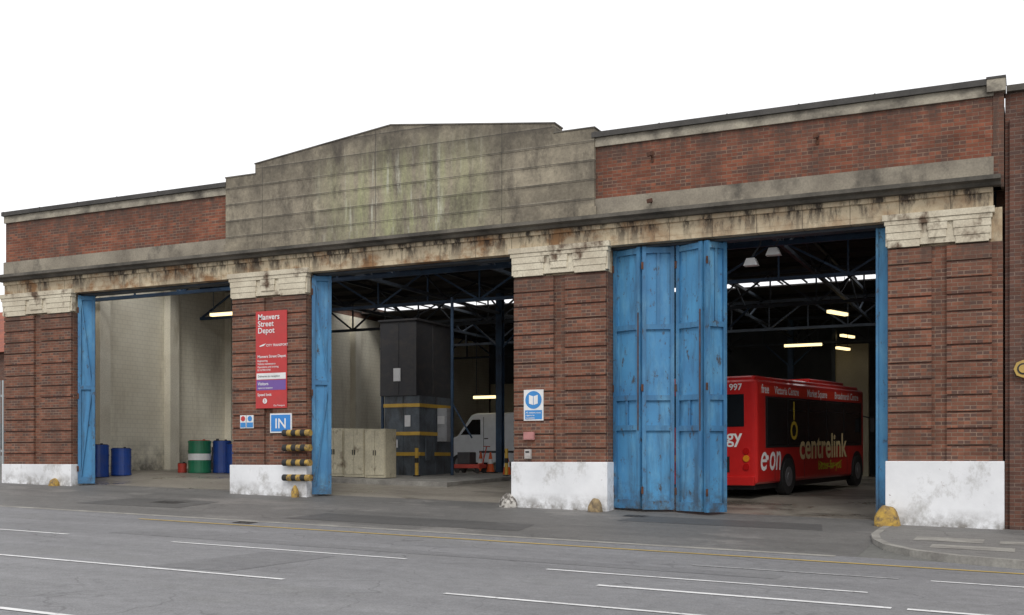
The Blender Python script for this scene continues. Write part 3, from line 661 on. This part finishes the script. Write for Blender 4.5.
b=MB();b.prism([(-1.20,2.13),(-1.74,1.42),(-1.78,1.44),(-1.24,2.16)],'y',-.8,.8);b.obj('windscreen',glass,van,loc=(-1.5,0,1.7))
b=MB();b.box(-2.58,-2.4,-.9,.9,.35,.62);b.obj('bumper',bus_dark,van,loc=(-2.5,0,.5),bevel=.02)
for sy in(-1,1):
    b=MB();b.box(-2.50,-2.36,sy*.75-.14,sy*.75+.14,.88,1.08);b.obj('headlight',silver,van,loc=(-2.45,sy*.75,.95))
van.location=(-17.9,15.4,gz(-17.9,15.4))

# ---------------------------------------------------------------- wash plant, cabinets, island
gm=simple('plant_grey',(.045,.045,.05),.6,dirt=.5);gm2=mat('plant_blue_grey',(.13,.155,.18),(.08,.095,.11),2,.6,(.05,.05,.05),.5,.7,(3,3,1));orange=simple('plant_orange',(.68,.42,.06),.5,dirt=.4)
g=gz(-17,6)
wp=empty('wash_plant',(-17.1,7,g),'tall dark grey machine housing with orange stripes inside bay','machine')
b=MB();b.box(-17.85,-16.55,6.0,8.2,3.30,5.60);b.box(-17.9,-16.5,5.95,8.25,5.60,5.66);b.box(-17.2,-17.17,5.98,6.0,3.35,5.58);b.box(-16.55,-16.53,7.0,7.03,3.35,5.58)
b.obj('upper_casing',gm,wp,loc=(-17.1,7,3.4),bevel=.008)
b=MB();b.box(-17.75,-16.50,6.1,8.1,g,3.30);b.box(-17.1,-17.07,6.08,6.1,g,3.3);b.box(-16.50,-16.48,7.1,7.13,g,3.3);b.box(-16.48,-16.42,6.4,6.9,1.3,2.0);b.obj('lower_casing',gm2,wp,loc=(-17.1,7,g))
for z in(2.95,2.08,1.45):
    b=MB();b.box(-17.77,-16.47,6.07,8.12,z,z+.11);b.obj('hazard_stripe',orange,wp,loc=(-17.1,6.1,z))
for (a,c,z0,z1,yy) in((-17.35,-17.1,3.75,4.15,5.985),(-17.0,-16.8,2.35,2.7,6.08),(-17.45,-17.25,1.7,1.95,6.08)):
    b=MB();b.box(a,c,yy-.015,yy,z0,z1);b.obj('notice_plate',swhite,wp,loc=(a,yy,z0))
b=MB();b.box(-16.49,-16.15,7.2,7.6,1.9,2.95);b.box(-16.45,-16.19,7.175,7.199,2.0,2.85);b.obj('control_cabinet',simple('cab_grey',(.45,.46,.48),.5,dirt=.4),wp,loc=(-16.4,7.2,1.9),bevel=.01)
b=MB();b.box(-16.45,-16.2,7.15,7.172,2.45,2.7);b.obj('notice_plate',swhite,wp,loc=(-16.2,7.15,2.4))
b=MB();b.cyl((-17.82,6.1,g),(-17.82,6.1,3.3),.05,n=10);b.obj('pipe',steel,wp,loc=(-17.8,6.1,g))
b=MB();b.cyl((-15.9,7.1,g),(-15.9,7.1,6.4),.05,n=10);b.bar((-15.9,7.1,3.1),(-15.2,7.1,2.0),.04,.04);b.obj('pipe',steel,wp,loc=(-15.9,7.1,g))
cab_m=mat('cream_cabinet',(.62,.57,.42),(.46,.42,.31),1.5,.6,(.16,.12,.08),.56,.7,(3,3,2))
for x0 in(-18.55,-17.83,-17.11):
    g=gz(x0,4)+.10
    e=empty('cream_cabinet',(x0+.35,4.2,g),'cream metal cabinet with double doors on concrete plinth','cabinet',group='cream cabinets in the bay')
    b=MB();b.box(x0,x0+.7,4.0,4.6,g,g+1.42);b.obj('cabinet_body',cab_m,e,loc=(x0,4,g),bevel=.008)
    for k in(0,1):
        b=MB();b.box(x0+.03+k*.325,x0+.345+k*.325,3.975,3.999,g+.08,g+1.36);d=b.obj('cabinet_door',cab_m,e,loc=(x0,4,g),bevel=.005)
        b=MB();b.box(x0+.30+k*.07,x0+.32+k*.07,3.955,3.974,g+.65,g+.8);b.obj('handle',blk,d,loc=(x0,3.97,g+.7))
b=MB();vs=[(-18.8,3.3),(-14.0,3.3),(-14.0,8.6),(-18.8,8.6)]
b.add([(x,y,gz(x,y)-.1) for x,y in vs]+[(x,y,gz(x,y)+.13) for x,y in vs],[(0,3,2,1),(4,5,6,7),(0,1,5,4),(1,2,6,5),(2,3,7,6),(3,0,4,7)])
b.obj('concrete_island',kerb_m,kind='structure')
for x,y in((-16.3,5.6),(-14.4,7.9)):
    g=gz(x,y)+.12;b=MB();b.cyl((x,y,g),(x,y,g+.85),.055,n=12,m=0);b.cyl((x,y,g+.4),(x,y,g+.55),.058,n=12,m=1);b.cyl((x,y,g),(x,y,g+.03),.11,n=12,m=1)
    b.obj('guard_post',[orange,blk],None,loc=(x,y,g),label='short yellow guard post beside dark machine housing',category='post',group='guard posts in the bay')
# ---------------------------------------------------------------- barrels
bb=simple('barrel_blue',(.02,.07,.32),.35,dirt=.3);bg=simple('barrel_green',(.02,.20,.10),.4,dirt=.3);br=simple('can_red',(.5,.05,.03),.5,dirt=.3)
def barrel(x,y,m,r=.3,h=.9,band=None,label='blue plastic drum standing against the wall',cat='barrel'):
    g=gz(x,y)+.004;e=empty('barrel',(x,y,g),label,cat,group='drums in the bay')
    b=MB();b.cyl((x,y,g),(x,y,g+h),r,n=24)
    for z in(.02,h*.33,h*.66,h-.06): b.cyl((x,y,g+z),(x,y,g+z+.04),r*1.04,n=24)
    b.obj('drum_body',m,e,loc=(x,y,g))
    b=MB();b.cyl((x,y,g+h),(x,y,g+h+.02),r*.9,n=24);b.cyl((x+r*.5,y,g+h+.02),(x+r*.5,y,g+h+.05),.04,n=8);b.obj('lid',blk if band is None else br,e,loc=(x,y,g+h))
    if band: b=MB();b.cyl((x,y,g+h*.4),(x,y,g+h*.6),r*1.02,n=24);b.obj('label_band',band,e,loc=(x,y,g+h*.5))
barrel(-25.85,2.3,bb,.33,1.0);barrel(-25.52,2.95,bb,.30,.85)
barrel(-24.15,5.0,bg,.36,1.05,swhite,'green drum with white band and red lid');barrel(-23.72,5.6,bb,.3,1.05);barrel(-23.25,5.7,bb,.3,.95)
barrel(-24.7,4.8,br,.14,.3,None,'small red can on the floor','can')
b=MB();x,y=-25.9,7.5;g=gz(x,y);b.box(x,x+.5,y,y+.6,g,g+.5);b.box(x+.05,x+.45,y+.05,y+.55,g+.5,g+.8);b.cyl((x+.2,y+.2,g+.8),(x+.2,y+.2,g+1.1),.05)
b.obj('floor_machine',gm,None,loc=(x,y,g),bevel=.02,label='small dark machine near the cream wall',category='machine')
# ---------------------------------------------------------------- cones and trolley
co=simple('cone_orange',(.70,.11,.02),.5)
def cone(x,y):
    g=gz(x,y)+.004;e=empty('traffic_cone',(x,y,g),'orange traffic cone with white sleeve','traffic cone',group='traffic cones in the bay')
    b=MB();b.box(x-.2,x+.2,y-.2,y+.2,g,g+.04);b.obj('cone_base',blk,e,loc=(x,y,g))
    b=MB();b.cyl((x,y,g+.04),(x,y,g+.75),.15,.03,n=16);b.obj('cone_body',co,e,loc=(x,y,g))
    b=MB();b.cyl((x,y,g+.33),(x,y,g+.5),.108,.08,n=16);b.obj('sleeve',swhite,e,loc=(x,y,g+.4))
for x,y in((-17.9,13.0),(-17.2,12.4),(-16.3,12.8),(-15.9,12.0),(-15.3,12.3),(-14.8,11.8),(-15.2,9.6)): cone(x,y)
tr=empty('trolley',(-17.6,11.6,gz(-17.6,11.6)),'low red service trolley with dark equipment','trolley')
g=gz(-17.6,11.6)
b=MB();b.box(-18.1,-17.1,11.3,11.9,g+.18,g+.32);b.obj('deck',br,tr,loc=(-17.6,11.6,g),bevel=.01)
b=MB();b.box(-18.0,-17.5,11.35,11.85,g+.325,g+.75);b.obj('tank',gm,tr,loc=(-17.7,11.6,g),bevel=.03)
b=MB();b.bar((-17.12,11.6,g+.3),(-16.95,11.6,g+.95),.03,.03);b.bar((-16.95,11.35,g+.95),(-16.95,11.85,g+.95),.03,.03);b.obj('handle',br,tr,loc=(-17,11.6,g))
for dx in(-.4,.4):
    for dy in(-.25,.25):
        b=MB();b.cyl((-17.6+dx,11.58+dy,g+.09),(-17.6+dx,11.62+dy,g+.09),.09,n=14);b.obj('wheel',blk,tr,loc=(-17.6+dx,11.6+dy,g+.09))
# fence and house at far left
fm=simple('galvanised_steel',(.42,.44,.45),.5,.3)
fe=empty('palisade_fence',(-33,5,gz(-33,5)),'tall grey palisade fence beside the depot','fence')
b=MB();x=-42
while x<-27.4: b.box(x,x+.08,5,5.02,1,4.2);x+=.17
b.box(-42,-27.4,5.0201,5.07,1.6,1.68);b.box(-42,-27.4,5.0201,5.07,3.6,3.68);b.obj('pales',fm,fe,loc=(-33,5,1))
hs=empty('brick_house',(-56,28,1),'distant brick house with red tiled roof','house')
b=MB();b.box(-64,-44,22,34,.8,7.5);b.obj('wall',brick_nb,hs,loc=(-56,28,1))
b=MB();b.prism([(21.5,7.5),(34.5,7.5),(28,11)],'x',-64.5,-43.5);b.obj('roof',mat('red_tiles',(.3,.09,.05),(.2,.07,.05),2,.9),hs,loc=(-56,28,8))
for x in(-62,-58,-54,-50,-46.5):
    b=MB();b.box(x,x+1.2,21.96,21.999,2,3.4);b.obj('window',glass,hs,loc=(x,22,2))

# ---------------------------------------------------------------- light
w=bpy.data.worlds.new('World');scene.world=w;w.use_nodes=True;nt=w.node_tree
bgn=nt.nodes['Background'];sky=nt.nodes.new('ShaderNodeTexSky');sky.sky_type='NISHITA';sky.sun_disc=False
sky.sun_elevation=math.radians(42);sky.sun_rotation=math.radians(150)
hs_=nt.nodes.new('ShaderNodeHueSaturation');hs_.inputs['Saturation'].default_value=.25;nt.links.new(sky.outputs[0],hs_.inputs['Color'])
mx=nt.nodes.new('ShaderNodeMix');mx.data_type='RGBA';mx.inputs[0].default_value=.88;nt.links.new(hs_.outputs[0],mx.inputs[6]);mx.inputs[7].default_value=(12.6,12.6,12.8,1)
nt.links.new(mx.outputs[2],bgn.inputs['Color']);bgn.inputs['Strength'].default_value=.1
sd=bpy.data.lights.new('sun','SUN');sd.energy=1.3;sd.angle=math.radians(20);sd.color=(1,.97,.92)
so=bpy.data.objects.new('sun',sd);col.objects.link(so);so.rotation_euler=(math.radians(45),0,math.radians(30))

# ---------------------------------------------------------------- camera
cd=bpy.data.cameras.new('camera');cam=bpy.data.objects.new('camera',cd);col.objects.link(cam)
cam.location=(.507,-23.16,1.38);cam.rotation_euler=(math.radians(90),0,math.radians(25.35))
cd.sensor_width=36;cd.lens=38.67;cd.shift_y=.147;cd.clip_end=6000
scene.camera=cam
